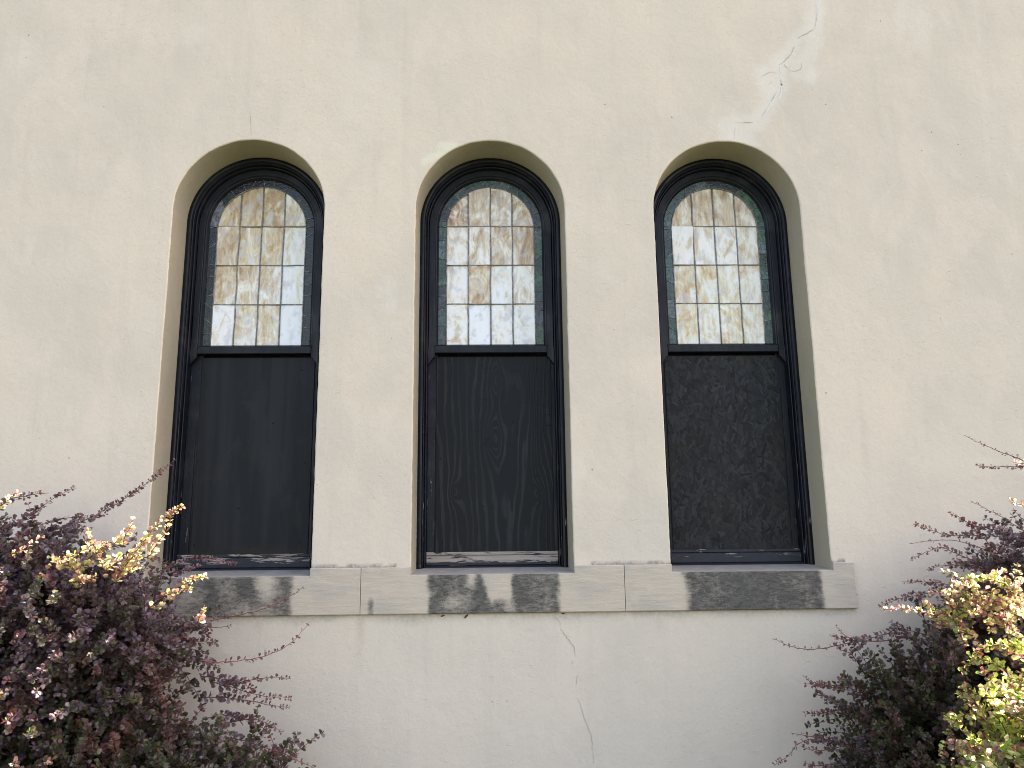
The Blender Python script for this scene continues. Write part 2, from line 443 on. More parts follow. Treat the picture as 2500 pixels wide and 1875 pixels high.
wV, wF, wM = [], [], []
def put(V, F, mi):
    b = sum(len(v) for v in wV)
    wV.append(np.asarray(V, float)); wF.append(np.asarray(F, int)+b); wM.append(np.full(len(F), mi))
def grid(xs, zlo, zhi, nz):
    xs = np.asarray(xs, float); nx = len(xs)
    lo = np.broadcast_to(zlo, (nx,)); hi = np.broadcast_to(zhi, (nx,))
    tt = np.linspace(0, 1, nz+1)
    Zg = lo[:, None]*(1-tt)+hi[:, None]*tt
    V = np.stack([np.broadcast_to(xs[:, None], Zg.shape), 0*Zg, Zg], -1).reshape(-1, 3)
    i, j = np.meshgrid(np.arange(nx-1), np.arange(nz), indexing='ij'); a = (i*(nz+1)+j).ravel()
    put(V, np.stack([a, a+nz+1, a+nz+2, a+1], 1), 0)
ho = HO+RB
ZT = 3.6
step = .0125
grid([-18, -3.4], GROUND_Z-.1, WALL_TOP, 4); grid([3.7, 18], GROUND_Z-.1, WALL_TOP, 4)
grid(np.linspace(-3.4, 3.7, 60), ZT, WALL_TOP, 4)
edges = [-3.4]+[v for c in WX for v in (c-ho, c+ho)]+[3.7]
for a, b in zip(edges[0::2], edges[1::2]):
    n = int((b-a)/step); grid(np.linspace(a, b, n+1), GROUND_Z-.1, ZT, int((ZT-GROUND_Z+.1)/step))
NTH = 72
for c in WX:
    th = np.linspace(math.pi, 0, NTH+1)
    xs = c+ho*np.cos(th); za = ZS+ho*np.sin(th)
    grid(xs, za, ZT, int((ZT-ZS-.2)/step))
    grid(xs, GROUND_Z-.1, -.06, int((-.06-GROUND_Z)/step/1.5))
    # arris and reveal, one continuous strip around the opening
    zj = np.linspace(-.06, ZS, 130)
    px = np.concatenate([np.full(129, -1.0), np.cos(th), np.full(129, 1.0)])
    pz = np.concatenate([zj[:-1], np.full(NTH+1, ZS), zj[:-1][::-1]])
    pn = np.concatenate([np.zeros(129), np.sin(th), np.zeros(129)])
    s = np.arange(len(px))*1.0
    jit = .0016*fnoise(s*.7, s*.0, int(c*10)+30, 1.0, 4)+.0012*fnoise(s*.12, s*0, int(c*10)+50, 1.0, 3)
    rows = []
    for q in range(5):
        al = q/4*math.pi/2
        rr = HO+RB*(1-math.sin(al)); yy = RB*(1-math.cos(al)); rows.append((rr, yy, 0 if q == 0 else q/4))
    for yy in (.03, .07, .12, .17, .215):
        rows.append((HO+(HF-HO)*yy/.2, yy, max(0, 1-yy/.12)))
    V = []
    for rr, yy, jw in rows:
        r2 = rr+jit*jw
        V.append(np.stack([c+px*r2, np.full(len(px), yy), pz+pn*r2], 1))
    V = np.concatenate(V); n = len(px)
    i, j = np.meshgrid(np.arange(len(rows)-1), np.arange(n-1), indexing='ij'); a = (i*n+j).ravel()
    F = np.stack([a, a+1, a+n+1, a+n], 1)
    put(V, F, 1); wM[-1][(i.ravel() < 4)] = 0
WV, WF, WM = np.concatenate(wV), np.concatenate(wF), np.concatenate(wM)
P2 = WV[:, [0, 2]]
near = (P2[:, 0] > 1.1) & (P2[:, 0] < 2.4) & (P2[:, 1] > 2.2)
patch = np.zeros(len(WV))
d = seg_dist(P2[near], SPINE)
for e in EXTRA: d = np.minimum(d, np.linalg.norm(P2[near]-np.array(e), axis=1)-.01)
wob = fnoise(P2[near][:, 0], P2[near][:, 1], 3, 22, 4)
patch[near] = 1-sstep(.016, .085, d+.026*wob)
low = (P2[:, 0] > 1.28) & (P2[:, 0] < 1.66) & (P2[:, 1] > 2.38) & (P2[:, 1] < 2.58)
patch[low] = np.maximum(patch[low], (1-sstep(.04, .11, np.abs(P2[low][:, 0]-1.46)-.03+.03*fnoise(P2[low][:, 0], P2[low][:, 1], 9, 25)))*.9)
# touched-up spots and old paint rubs elsewhere
for sx, sz, ra, am in ((-.60, 1.55, .05, .55), (-.56, 1.42, .035, .5), (-2.7, 2.9, .10, .35), (-1.75, 3.1, .05, .4), (.62, 1.6, .05, .3), (.95, 1.15, .06, .3), (2.6, 3.25, .14, .35), (2.9, 2.4, .18, .2), (-.72, 2.75, .2, .2), (.45, .5, .05, .35)):
    q = np.hypot(P2[:, 0]-sx, (P2[:, 1]-sz)*.7)
    k = q < ra*3
    patch[k] = np.maximum(patch[k], am*(1-sstep(ra*.3, ra*1.5, q[k]+ra*.6*fnoise(P2[k][:, 0], P2[k][:, 1], int(sx*9)+40, 30))))
cream = np.zeros(len(WV))
CR = [(-.285, 2.385), (-.215, 2.392), (-.26, 2.345), (-.33, 2.315), (-.385, 2.282)]
k = (np.abs(P2[:, 0]+.3) < .3) & (P2[:, 1] > 2.15) & (P2[:, 1] < 2.5)
cream[k] = (1-sstep(.012, .03, seg_dist(P2[k], CR)+.006*fnoise(P2[k][:, 0], P2[k][:, 1], 5, 60)))*.85
grime = np.zeros(len(WV))
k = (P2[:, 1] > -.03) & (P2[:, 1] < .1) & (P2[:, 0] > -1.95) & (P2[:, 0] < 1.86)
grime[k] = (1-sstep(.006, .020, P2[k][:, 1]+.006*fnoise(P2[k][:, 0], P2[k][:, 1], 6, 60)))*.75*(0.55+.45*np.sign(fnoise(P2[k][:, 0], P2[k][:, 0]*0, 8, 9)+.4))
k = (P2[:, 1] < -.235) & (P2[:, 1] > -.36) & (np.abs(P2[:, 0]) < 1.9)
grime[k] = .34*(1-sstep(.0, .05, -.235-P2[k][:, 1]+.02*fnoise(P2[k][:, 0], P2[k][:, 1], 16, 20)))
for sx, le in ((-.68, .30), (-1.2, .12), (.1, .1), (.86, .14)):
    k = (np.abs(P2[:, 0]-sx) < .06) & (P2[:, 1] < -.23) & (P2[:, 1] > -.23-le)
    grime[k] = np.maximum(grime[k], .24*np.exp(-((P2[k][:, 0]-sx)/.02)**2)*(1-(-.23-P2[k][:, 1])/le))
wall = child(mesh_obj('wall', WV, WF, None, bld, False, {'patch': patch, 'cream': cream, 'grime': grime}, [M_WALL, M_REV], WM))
tag(wall, 'cream painted stucco wall pierced by three arched openings')
wb_ = MB()                                           # the walls round the other sides and the flat roof
for (a, b) in (((-18, 0), (-18, 9)), ((18, 9), (18, 0)), ((-18, 9), (18, 9))):
    wb_.add([(a[0], a[1], GROUND_Z-.1), (b[0], b[1], GROUND_Z-.1), (b[0], b[1], WALL_TOP), (a[0], a[1], WALL_TOP)], [(3, 2, 1, 0)])
child(mesh_obj('side_wall', wb_.V, wb_.F, M_REV, bld))
rb = MB(); rb.box(-18.05, 18.05, -.03, 9.05, WALL_TOP, WALL_TOP+.12)
child(rb.build('roof', mat_simple('roof slab', (.2, .19, .17), (.28, .26, .24)), bld))

def ribbon(mb, pts, wid, y, seed):
    r = np.random.default_rng(seed); pts = np.asarray(pts, float)
    seg = np.linalg.norm(np.diff(pts, axis=0), axis=1); L = np.concatenate([[0], np.cumsum(seg)])
    n = max(4, int(L[-1]/.008)); s = np.linspace(0, L[-1], n+1)
    x = np.interp(s, L, pts[:, 0])+r.normal(0, .0016, n+1); z = np.interp(s, L, pts[:, 1])+r.normal(0, .0016, n+1)
    tx = np.gradient(x); tz = np.gradient(z); q = np.hypot(tx, tz)+1e-9
    ww = wid*(.35+.65*np.sin(np.linspace(.12, math.pi-.12, n+1)))*r.uniform(.55, 1.25, n+1)
    V = []
    for i in range(n+1):
        ox, oz = -tz[i]/q[i]*ww[i]/2, tx[i]/q[i]*ww[i]/2
        V += [(x[i]+ox, y, z[i]+oz), (x[i]-ox, y, z[i]-oz)]
    mb.add(V, [(2*i, 2*i+1, 2*i+3, 2*i+2) for i in range(n)])
DARK = [[(1.997, 3.30), (1.985, 3.215), (1.969, 3.161)], [(1.969, 3.161), (1.946, 3.143), (1.894, 3.115), (1.86, 3.093)], [(1.834, 3.037), (1.817, 2.998), (1.796, 2.971), (1.767, 2.939), (1.73, 2.912)], [(1.764, 2.924), (1.774, 2.897), (1.79, 2.888)], [(1.789, 2.875), (1.832, 2.875), (1.856, 2.881), (1.869, 2.907), (1.87, 2.933)], [(1.63, 2.838), (1.653, 2.858), (1.681, 2.868), (1.72, 2.854)], [(1.702, 2.73), (1.685, 2.706), (1.664, 2.672)], [(1.55, 2.536), (1.498, 2.538), (1.455, 2.534)], [(1.446, 2.513), (1.426, 2.422)], [(1.633, 2.622), (1.603, 2.576)], [(1.738, 2.815), (1.741, 2.78)], [(1.687, 2.809), (1.659, 2.785)]]
DW = [.0016, .0034, .0036, .0026, .0028, .0022, .0026, .0032, .0014, .0018, .002, .0016]
C2 = [[(0.316, -0.257), (0.341, -0.279), (0.348, -0.299)], [(0.348, -0.316), (0.38, -0.362), (0.411, -0.403), (0.418, -0.425), (0.42, -0.451)], [(0.407, -0.475), (0.402, -0.499)], [(0.43, -0.544), (0.416, -0.606)], [(0.427, -0.658), (0.441, -0.695), (0.459, -0.756), (0.491, -0.84), (0.496, -0.909), (0.498, -0.97)]]
def cracks(LL, WW, mat, y, seed, name, lab):
    for i, (L, wd) in enumerate(zip(LL, WW)):
        cm = MB(); ribbon(cm, L, wd, y, seed+i)
        tag(cm.build(name, mat, wall), lab)
cracks(DARK, DW, M_CRACK, -.0022, 0, 'crack', 'dark stretch of the crack running down to the right window')
FILL = [[(2.0, 3.38), (1.993, 3.25), (1.975, 3.18)], [(1.735, 2.905), (1.739, 2.86), (1.737, 2.79), (1.70, 2.715), (1.668, 2.66), (1.635, 2.60), (1.59, 2.548)], [(1.737, 2.79), (1.735, 2.73), (1.71, 2.68)]]
cracks(FILL, [.011]*3, M_FILL, -.0014, 40, 'crack_filler', 'white filler smeared along the crack')
cracks(C2, (.0028, .0034, .002, .002, .0026), mat_simple('hairline crack', (.30, .275, .25), (.46, .42, .38), 60), -.0022, 60, 'crack', 'hairline crack below the stone sill')
cracks([[(-1.392, 2.62), (-1.3856, 2.55), (-1.381, 2.50), (-1.3741, 2.433)]], [.0015], mat_simple('fine crack', (.28, .25, .21), (.40, .36, .31), 60), -.0022, 80, 'crack', 'fine crack above the left window arch')

# ------------------------------------------------------------------ windows
def arch_path(half, zb, nst=14, na=56):
    th = np.linspace(math.pi, 0, na+1)
    zj = np.linspace(zb, ZS, nst)[:-1]
    x = np.concatenate([np.full(nst-1, -half), half*np.cos(th), np.full(nst-1, half)])
    z = np.concatenate([zj, ZS+half*np.sin(th), zj[::-1]])
    return x, z
def sweep(profile, zb, nst=14, na=56, half=HF):
    V = []; n = None
    for ins, y in profile:
        x, z = arch_path(half-ins, zb, nst, na); n = len(x)
        V.append(np.stack([x, np.full(n, y), z], 1))
    V = np.concatenate(V); k = len(profile)
    i, j = np.meshgrid(np.arange(k-1), np.arange(n-1), indexing='ij'); a = (i*n+j).ravel()
    return V, np.stack([a, a+1, a+n+1, a+n], 1)

ROWZ = [1.262, 1.516, 1.758, 2.004]
PANES = [   # amount of brown per pane, top row first
    [[.72, .72, .76, .55], [.56, .58, .70, .42], [.60, .50, .50, .24], [.34, .42, .46, .16]],
    [[.66, .56, .60, .60], [.48, .54, .56, .68], [.36, .58, .28, .40], [.34, .12, .36, .27]],
    [[.58, .62, .60, .62], [.40, .46, .46, .52], [.50, .46, .40, .48], [.44, .40, .48, .44]]]
GOLD = [[.5, .6, .3, .3], [.0, .1, .15, .3], [.2, .3, .7, .8]]
GY = .290
board_kinds = ['smooth', 'grain', 'strand']
board_mats = [mat_board('painted board', 'smooth'), mat_board('painted plywood', 'grain'), mat_board('painted strand board', 'strand')]
rail_mats = [mat_peeled('half peeled timber', .49), mat_peeled('bare timber with paint edge', .60), mat_peeled('scratched painted timber', .41)]
PX = [(-.302, .345), (-.318, .348), (-.345, .320)]
WLAB = ['left arched window, lower half boarded with smooth black board, gold streaked glass above',
        'middle arched window, lower half boarded with black plywood showing wood grain',
        'right arched window, lower half boarded with black strand board of pressed flakes']
SX = [(-1.902, -.6815), (-.6785, .6845), (.6875, 1.897)]

def stain_fn(wi, x, z):
    n = fnoise(x, z, 70+wi, 18, 4); e = .012*n
    t = (-.038-z)/.197
    if wi == 1:
        s = sstep(-.360, -.305, x+e)*(1-sstep(.325, .370, x+e))
        light = sstep(-.05, .0, x+.05*n)*(1-sstep(.085, .12, x+e))*(1-sstep(.55, .95, t+.2*n))
        light = np.maximum(light, .8*np.exp(-((x+.11)/.03)**2)*(1-sstep(.2, .45, t)))
        s = s*(1-.92*light)*(.85+.15*n)
        s = s*(1-.45*np.exp(-((x+.2)/.07)**2-((t-.75)/.2)**2))
        s = np.maximum(s, .75*np.exp(-((x+.625)/.02)**2)*sstep(.45, .75, t))
    elif wi == 0:
        s = .55*sstep(-1.75, -1.6, x)*(1-sstep(-1.06, -1.005, x+e))
        s = s+.45*np.exp(-((x+1.265)/.05)**2)*(1-sstep(.5, 1.1, t+.2*n))+.38*np.exp(-((x+1.07)/.06)**2)+.25*np.exp(-((x+1.45)/.08)**2)
        s = s*(1-.6*np.exp(-((x+1.17)/.05)**2)*(1-sstep(.1, .7, t)))
        s = np.maximum(s, .12*(1-sstep(.05, .4, t)))
    else:
        s = sstep(.955, 1.045, x+e*2)*(1-sstep(1.70, 1.748, x+e))*(.92+.12*n)
        s = np.maximum(s, .42*np.exp(-((x-.70)/.05)**2)*(.6+.4*n))
    return np.clip(s, 0, 1)

OSBR = np.random.default_rng(21)
for wi, cx in enumerate(WX):
    win = child(empty('window', (cx, 0, 0), bld)); tag(win, WLAB[wi])
    rg = np.random.default_rng(100+wi)
    # outer frame with its mouldings
    V, F = sweep([(-.008, .2005), (.004, .2), (.006, .198), (.023, .198), (.0250, .2000), (.0252, .232), (.0280, .232), (.0285, .2140), (.0305, .2145), (.0335, .219), (.0355, .226), (.0365, .2335), (.0367, .250), (.0390, .250), (.0393, .2345), (.0445, .2345), (.0465, .2365), (.047, .300)], -.02, 40, 72)
    V = V.copy(); V[:, 0] += .0007*fnoise(V[:, 2], V[:, 1]*30, 5+wi, 6, 3)
    fr = mesh_obj('frame', V, F, M_PAINT, win)
    # upper sash: arched stiles, meeting rail, two shaped horns
    V, F = sweep([(.0500, .300), (.0502, .263), (.052, .261), (.083, .2605), (.086, .2625), (.089, .270), (.095, .272), (.105, .284), (.106, .297)], 1.245, 10, 72)
    sb = MB(); sb.add(V.tolist(), F.tolist())
    sb.box(-.3265, .3265, .2575, .2855, 1.212, 1.256, .003)
    sb.add([(-.3265, .2605, 1.256), (.3265, .2605, 1.256), (.3265, .283, 1.268), (-.3265, .283, 1.268)], [(0, 1, 2, 3)])
    for s in (-1, 1):
        hx = [(.3648, 1.246), (.3648, 1.150), (.3600, 1.151), (.3560, 1.160), (.3480, 1.170), (.3420, 1.178), (.3390, 1.184), (.3330, 1.187), (.3275, 1.190), (.3275, 1.246)]
        b = [(s*x, .2605, z) for x, z in hx]+[(s*x, .2845, z) for x, z in hx]
        n = len(hx); fs = [tuple(range(n)), tuple(range(2*n-1, n-1, -1))]+[(i, i+n, (i+1) % n+n, (i+1) % n) for i in range(n)]
        sb.add(b, fs)
    sb.box(-.40, .40, .335, .345, -.01, 1.27)          # dark back of the lower opening
    sb.build('sash', M_SASH, win)
    # stained glass: 4 x 4 panes cut by the arch, each with its own streaks
    HI = .262; cols = [-HI, -.1315, 0, .1315, HI]
    V, F, seed, prop, flame = [], [], [], [], []
    for r_ in range(4):            # r_ = 0 top row
        zb = ROWZ[3-r_]
        for c_ in range(4):
            x0, x1 = cols[c_], cols[c_+1]
            xs = np.linspace(x0, x1, 13); nz = 16
            sd = rg.uniform(0, 1, 3); am = PANES[wi][r_][c_]+rg.uniform(-.03, .03)+(.07 if r_ > 1 else .02); gd = np.clip(GOLD[wi][r_]+rg.uniform(-.25, .25), 0, 1)
            swl = np.clip(rg.uniform(-.3, .6)+(.5 if (wi == 2 and r_ == 3) or (wi == 1 and r_ in (0, 3)) else 0), 0, 1)
            tilt = rg.normal(0, .003, 2)
            for i, x in enumerate(xs):
                zt = ROWZ[4-r_] if r_ > 0 else ZS+math.sqrt(max(HI*HI-x*x, 1e-8))
                zt = max(zt, zb+.0005)
                for z in np.linspace(zb, zt, nz+1):
                    V.append((x, GY+tilt[0]*(i/12-.5)+tilt[1]*(z-zb)/.25, z)); seed.append(sd); prop.append((am, gd, swl))
                    fl = 0
                    if wi == 1 and r_ == 3 and c_ == 0:
                        fl = .85*math.exp(-((x+.185)/.012)**2-((z-1.478)/.022)**2)+.5*math.exp(-((x+.172)/.014)**2-((z-1.44)/.02)**2)+.3*math.exp(-((x+.165)/.02)**2-((z-1.36)/.04)**2)
                    flame.append(min(1, fl))
            b = len(V)-13*(nz+1)
            for i in range(12):
                for j in range(nz):
                    a = b+i*(nz+1)+j; F.append((a, a+nz+1, a+nz+2, a+1))
    mesh_obj('stained_glass', V, np.array(F), M_OPAL, win, False, {'pane_seed': np.array(seed), 'pane_prop': np.array(prop), 'flame': flame})
    # border glass: short dark pieces round the edge, with lead between them
    HB = .3105
    lens = []; pos = 1.262
    Ltot = (ZS-1.262)*2+math.pi*.286
    def bpt(s, half):
        l = ZS-1.262
        if s <= l: return (-half, 1.262+s)
        if s <= l+math.pi*.286:
            a = math.pi-(s-l)/.286; return (half*math.cos(a), ZS+half*math.sin(a))
        return (half, 1.262+Ltot-s)
    cuts = [0.0]
    while cuts[-1] < Ltot-.05: cuts.append(cuts[-1]+rg.uniform(.045, .125))
    cuts[-1] = Ltot
    sk = [0]+[rg.choice([0, rg.uniform(-.022, .022)]) for _ in cuts[1:-1]]+[0]
    pal = [[(.012, .020, .018), (.018, .030, .024), (.03, .045, .05), (.014, .014, .018), (.03, .055, .04)],
           [(.055, .10, .10), (.065, .115, .10), (.07, .075, .10), (.045, .09, .06), (.09, .125, .135)],
           [(.06, .12, .11), (.075, .14, .125), (.05, .07, .075), (.055, .12, .07), (.12, .155, .165)]][wi]
    V, F, tint = [], [], []
    lead = MB()
    for a, b, ka, kb in zip(cuts[:-1], cuts[1:], sk[:-1], sk[1:]):
        cc = np.array(pal[rg.integers(len(pal))])*rg.uniform(.6, 1.6)
        if wi == 0 and a > Ltot*.38 and a < Ltot*.5: cc = cc*.6
        if wi == 0 and .28 < a/Ltot < .36: cc = np.array((.22, .23, .27))
        n = max(2, int((b-a)/.018)); bb = len(V); dy = rg.normal(0, .0006)
        for q in range(n+1):
            t_ = q/n
            so_ = a+(b-a)*t_; k_ = ka*(1-t_)+kb*t_
            p1 = bpt(min(max(so_+k_, 0), Ltot), HB); p2 = bpt(min(max(so_-k_, 0), Ltot), .262)
            V += [(p1[0], GY-.001+dy, p1[1]), (p2[0], GY-.001+dy, p2[1])]; tint += [cc, cc]
        for q in range(n): F.append((bb+2*q, bb+2*q+2, bb+2*q+3, bb+2*q+1))
        if b < Ltot:
            p1 = bpt(min(b+kb, Ltot), .309); p2 = bpt(max(b-kb, 0), .262)
            lead.tube([(p1[0], GY-.003, p1[1]), (p2[0], GY-.003, p2[1])], .0022, 6, .8)
    mesh_obj('border_glass', V, np.array(F), M_BORD, win, False, {'tint': np.array(tint)})
    # lead cames
    def wob(a, b, k=9, am=.0011):
        t_ = np.linspace(0, 1, k)[:, None]; p = np.array(a)*(1-t_)+np.array(b)*t_
        p[1:-1, 0] += rg.normal(0, am, k-2); p[1:-1, 2] += rg.normal(0, am*.6, k-2); return p
    for x in (-.1315, 0, .1315):
        lead.tube(wob((x, GY-.0035, 1.262), (x, GY-.0035, ZS+math.sqrt(HI*HI-x*x)), 14), .0041, 8, .8)
    for z in ROWZ[1:3]: lead.tube(wob((-.262, GY-.0035, z), (.262, GY-.0035, z), 12), .0030, 8, .8)
    lead.tube(wob((-.309, GY-.0035, ROWZ[3]), (.309, GY-.0035, ROWZ[3]), 14), .0030, 8, .8)
    xa, za = arch_path(.262, 1.262, 8, 40); lead.tube(np.stack([xa+rg.normal(0, .0006, len(xa)), np.full(len(xa), GY-.0035), za], 1), .0032, 8, .8)
    for x in (-.262, -.1315, 0, .1315, .262):       # solder at the crossings
        for z in ROWZ[1:]:
            q = .0058*rg.uniform(.8, 1.2); lead.tube([(x-q*.8, GY-.0055, z), (x, GY-.0066, z), (x+q*.8, GY-.0055, z)], [q*.4, q, q*.4], 8, .55)
    lead.build('lead_came', M_LEAD, win, True)
    # blind stops beside the board
    st = MB()
    xl, xr = PX[wi]
    st.box(-.3668, xl+.004, .2985, .320, .02, 1.24)
    if wi == 0: st.box(-.3668, xl-.012, .290, .2983, .02, .78, .002)
    if wi == 1: st.box(-.3668, xl-.003, .2935, .2983, .02, .775, .002)
    st.build('side_stop', M_SASH, win)
    st = MB(); st.box(xr-.004, .3668, .2985, .320, .02, 1.24)
    if wi == 2: st.box(xr+.012, .3668, .290, .2983, .02, 1.0, .002)
    st.build('side_stop', M_SASH, win)
    # boarded lower light
    if wi < 2:
        bm = MB(); bm.box(xl, xr, .2895, .310, .070, 1.196, .002); bd = bm.build('board', board_mats[wi], win)
    else:
        V = [(xl, .2905, .070), (xr, .2905, .070), (xr, .2905, 1.196), (xl, .2905, 1.196), (xl, .310, .070), (xr, .310, .070), (xr, .310, 1.196), (xl, .310, 1.196)]
        F = [(0, 1, 2, 3), (1, 5, 6, 2), (4, 0, 3, 7), (3, 2, 6, 7), (0, 4, 5, 1)]; tone = [.3]*8
        for k in range(3000):
            px_, pz_ = OSBR.uniform(xl+.006, xr-.006), OSBR.uniform(.076, 1.19)
            L, Wd = OSBR.uniform(.020, .075), OSBR.uniform(.007, .024)
            an = OSBR.normal(math.pi/2, .55) if OSBR.random() < .75 else OSBR.uniform(0, math.pi)
            y = .2903-.0014*k/3000-OSBR.uniform(0, .0003); tl = OSBR.normal(0, .02); tw = OSBR.normal(0, .04)
            b = len(V); tn = np.clip(OSBR.beta(1.6, 2.2), 0, 1); m_ = OSBR.integers(5, 8)
            c0, s0 = math.cos(an), math.sin(an)
            out = [(-.5, -.35), (-.42, -.5), (.38, -.5), (.5, -.28), (.5, .3), (.4, .5), (-.45, .5), (-.5, .25)]
            for (u, v) in out:
                u *= L*OSBR.uniform(.85, 1.12); v *= Wd*OSBR.uniform(.75, 1.15)
                x_ = min(max(px_+u*c0-v*s0, xl), xr); z_ = min(max(pz_+u*s0+v*c0, .071), 1.195)
                V.append((x_, y+tl*u*.3+tw*v*.3, z_)); tone.append(tn)
            F.append(tuple(range(b, b+8)))
        bd = mesh_obj('board', V, F, board_mats[wi], win, False, {'tone': tone})
    tag(bd, ['smooth black painted board with faint vertical streaks', 'black painted plywood with cathedral grain', 'black painted strand board'][wi])
    # bottom rail and sloping timber sub sill
    br = MB()
    br.box(-.3668, .3668, .272, .300, .060, .078, .003)
    br.box(-.3668, .3668, .262, .300, .004, .058, .004)
    br.add([(-.395, .2085, -.016), (.395, .2085, -.016), (.3668, .268, .003), (-.3668, .268, .003), (-.395, .2085, -.03), (.395, .2085, -.03)], [(0, 1, 2, 3), (4, 5, 1, 0)])
    br.build('bottom_rail', rail_mats[wi], win)
    # stone sill: lugs each side, sunk sloping wash in front of the window
    x0, x1 = SX[wi]; oL, oR = cx-HO-.001, cx+HO+.001
    YF = -.02; V, F, sn, ws = [], [], [], []
    def sgrid(xs, pts):      # pts: (y,z,wash) rows
        b = len(V)
        for x in xs:
            for (y, z, ww) in pts:
                V.append((x-cx, y, z)); sn.append(float(stain_fn(wi, np.array([x]), np.array([z]))[0])); ws.append(ww)
        k = len(pts)
        for i in range(len(xs)-1):
            for j in range(k-1):
                a = b+i*k+j; F.append((a, a+k, a+k+1, a+1))
    zz = [(YF, z, 0) for z in np.linspace(-.232, -.042, 22)]
    low_ = [(.03, -.236, 0), (YF+.004, -.236, 0)]
    sgrid(np.linspace(oL, oR, 86), low_+zz+[(YF+.003, -.038, .9), (.03, -.0335, 1), (.12, -.022, 1), (.2, -.0115, 1), (.23, -.008, 1)])
    up = [(YF, z, 0) for z in (-.035, -.02, -.004)]+[(YF+.003, -.0005, .2), (.01, .0005, .2)]
    sgrid(np.linspace(x0, oL, 40), low_+zz+up); sgrid(np.linspace(oR, x1, 40), low_+zz+up)
    for xe, sg in ((x0, -1), (x1, 1)):
        b = len(V); V += [(xe-cx, YF, -.232), (xe-cx, .03, -.236), (xe-cx, .03, 0), (xe-cx, YF, -.004)]; sn += [0]*4; ws += [0]*4
        F.append((b, b+1, b+2, b+3) if sg > 0 else (b+3, b+2, b+1, b))
    for xe, sg in ((oL, 1), (oR, -1)):
        b = len(V); V += [(xe-cx, YF, -.042), (xe-cx, .012, -.036), (xe-cx, .012, .0005), (xe-cx, YF+.003, -.0005)]; sn += [0]*4; ws += [.3]*4
        F.append((b, b+1, b+2, b+3) if sg > 0 else (b+3, b+2, b+1, b))
    mesh_obj('stone_sill', V, F, M_STONE, win, False, {'stain': sn, 'wash': ws})

# ------------------------------------------------------------------ shrubs
LEAF = np.array([(0, 0), (.42, .27), (.42, -.27), (.78, .36), (.78, -.36), (1.0, .0)])
def norm(a): return a/(np.linalg.norm(a, axis=-1, keepdims=True)+1e-9)

class Shrub:
    def __init__(s, seed): s.r = np.random.default_rng(seed); s.LV = []; s.LC = []; s.n = 0; s.tw = MB(); s.twc = []
    def leaves(s, P, axis, L, colr, edge):
        """P,axis (n,3); L (n,); one leaf each"""
        n = len(P); r = s.r
        axis = norm(axis)
        up = np.tile(np.array([0, -.35, 1.0]), (n, 1))+r.normal(0, .55, (n, 3))
        side = norm(np.cross(axis, up)); nrm = norm(np.cross(side, axis))
        cup = r.uniform(.02, .16, n); bend = r.uniform(-.12, .10, n); wd = r.uniform(.85, 1.15, n)
        V = np.zeros((n, 6, 3))
        for k, (u, v) in enumerate(LEAF):
            h = cup*abs(v)*1.2+bend*u*u
            V[:, k] = P+axis*(u*L)[:, None]+side*(v*L*wd)[:, None]+nrm*(h*L)[:, None]
        V[..., 1] = np.minimum(V[..., 1], -.006)
        C = np.repeat(colr[:, None, :], 6, 1)
        C[:, 3:] = C[:, 3:]*.75+edge[:, None, :]*.25
        C[:, 5] = C[:, 5]*.6+edge*.4
        s.LV.append(V.reshape(-1, 3)); s.LC.append(C.reshape(-1, 3)); s.n += n
    def twig(s, pts, r0, r1, col):
        k0 = len(s.tw.V); s.tw.tube(pts, np.linspace(r0, r1, len(pts)), 4); s.twc += [col]*(len(s.tw.V)-k0)
    def along(s, pts, per, L0, L1, colf, spread=.9, gap=.013, t0=0.0):
        """whorls of small leaves along a shoot"""
        pts = np.asarray(pts, float); r = s.r
        seg = np.linalg.norm(np.diff(pts, axis=0), axis=1); S = np.concatenate([[0], np.cumsum(seg)])
        q = np.arange(t0*S[-1], S[-1], gap)
        if len(q) < 2: return
        q = q+r.uniform(-.4, .4, len(q))*gap; q = np.clip(q, 0, S[-1])
        C = np.stack([np.interp(q, S, pts[:, i]) for i in range(3)], 1)
        T = norm(np.stack([np.interp(np.clip(q+.01, 0, S[-1]), S, pts[:, i])-np.interp(np.clip(q-.01, 0, S[-1]), S, pts[:, i]) for i in range(3)], 1))
        cnt = r.poisson(per, len(q)); idx = np.repeat(np.arange(len(q)), cnt)
        if not len(idx): return
        rad = r.normal(0, 1, (len(idx), 3)); rad -= (rad*T[idx]).sum(1, keepdims=True)*T[idx]; rad = norm(rad)
        ax = T[idx]*r.uniform(.25, .75, len(idx))[:, None]+rad*spread+np.array([0, 0, .22])
        f = q[idx]/S[-1]
        L = (L0*(1-f)+L1*f)*r.uniform(.65, 1.2, len(idx))
        c, e = colf(C[idx], f)
        s.leaves(C[idx]+rad*.002, ax, L, c, e)
    def build(s, name, label, cat, base, group=None):
        root = empty(name, base); tag(root, label, cat, group)
        inv = Matrix.Translation(Vector(base)).inverted()
        V = np.concatenate(s.LV); C = np.concatenate(s.LC); n = s.n
        b = (np.arange(n)*6)[:, None]
        tris = np.concatenate([b+np.array([[0, 2, 1]]), b+np.array([[1, 2, 4]]), b+np.array([[1, 4, 3]]), b+np.array([[3, 4, 5]])], 0)
        f = mesh_obj('foliage', V, tris, M_LEAF, root, True, {'leaf_color': C}); f.matrix_parent_inverse = inv
        o = mesh_obj('stems', s.tw.V, s.tw.F, M_TWIG, root, True, {'leaf_color': np.array(s.twc)}); o.matrix_parent_inverse = inv
        return root

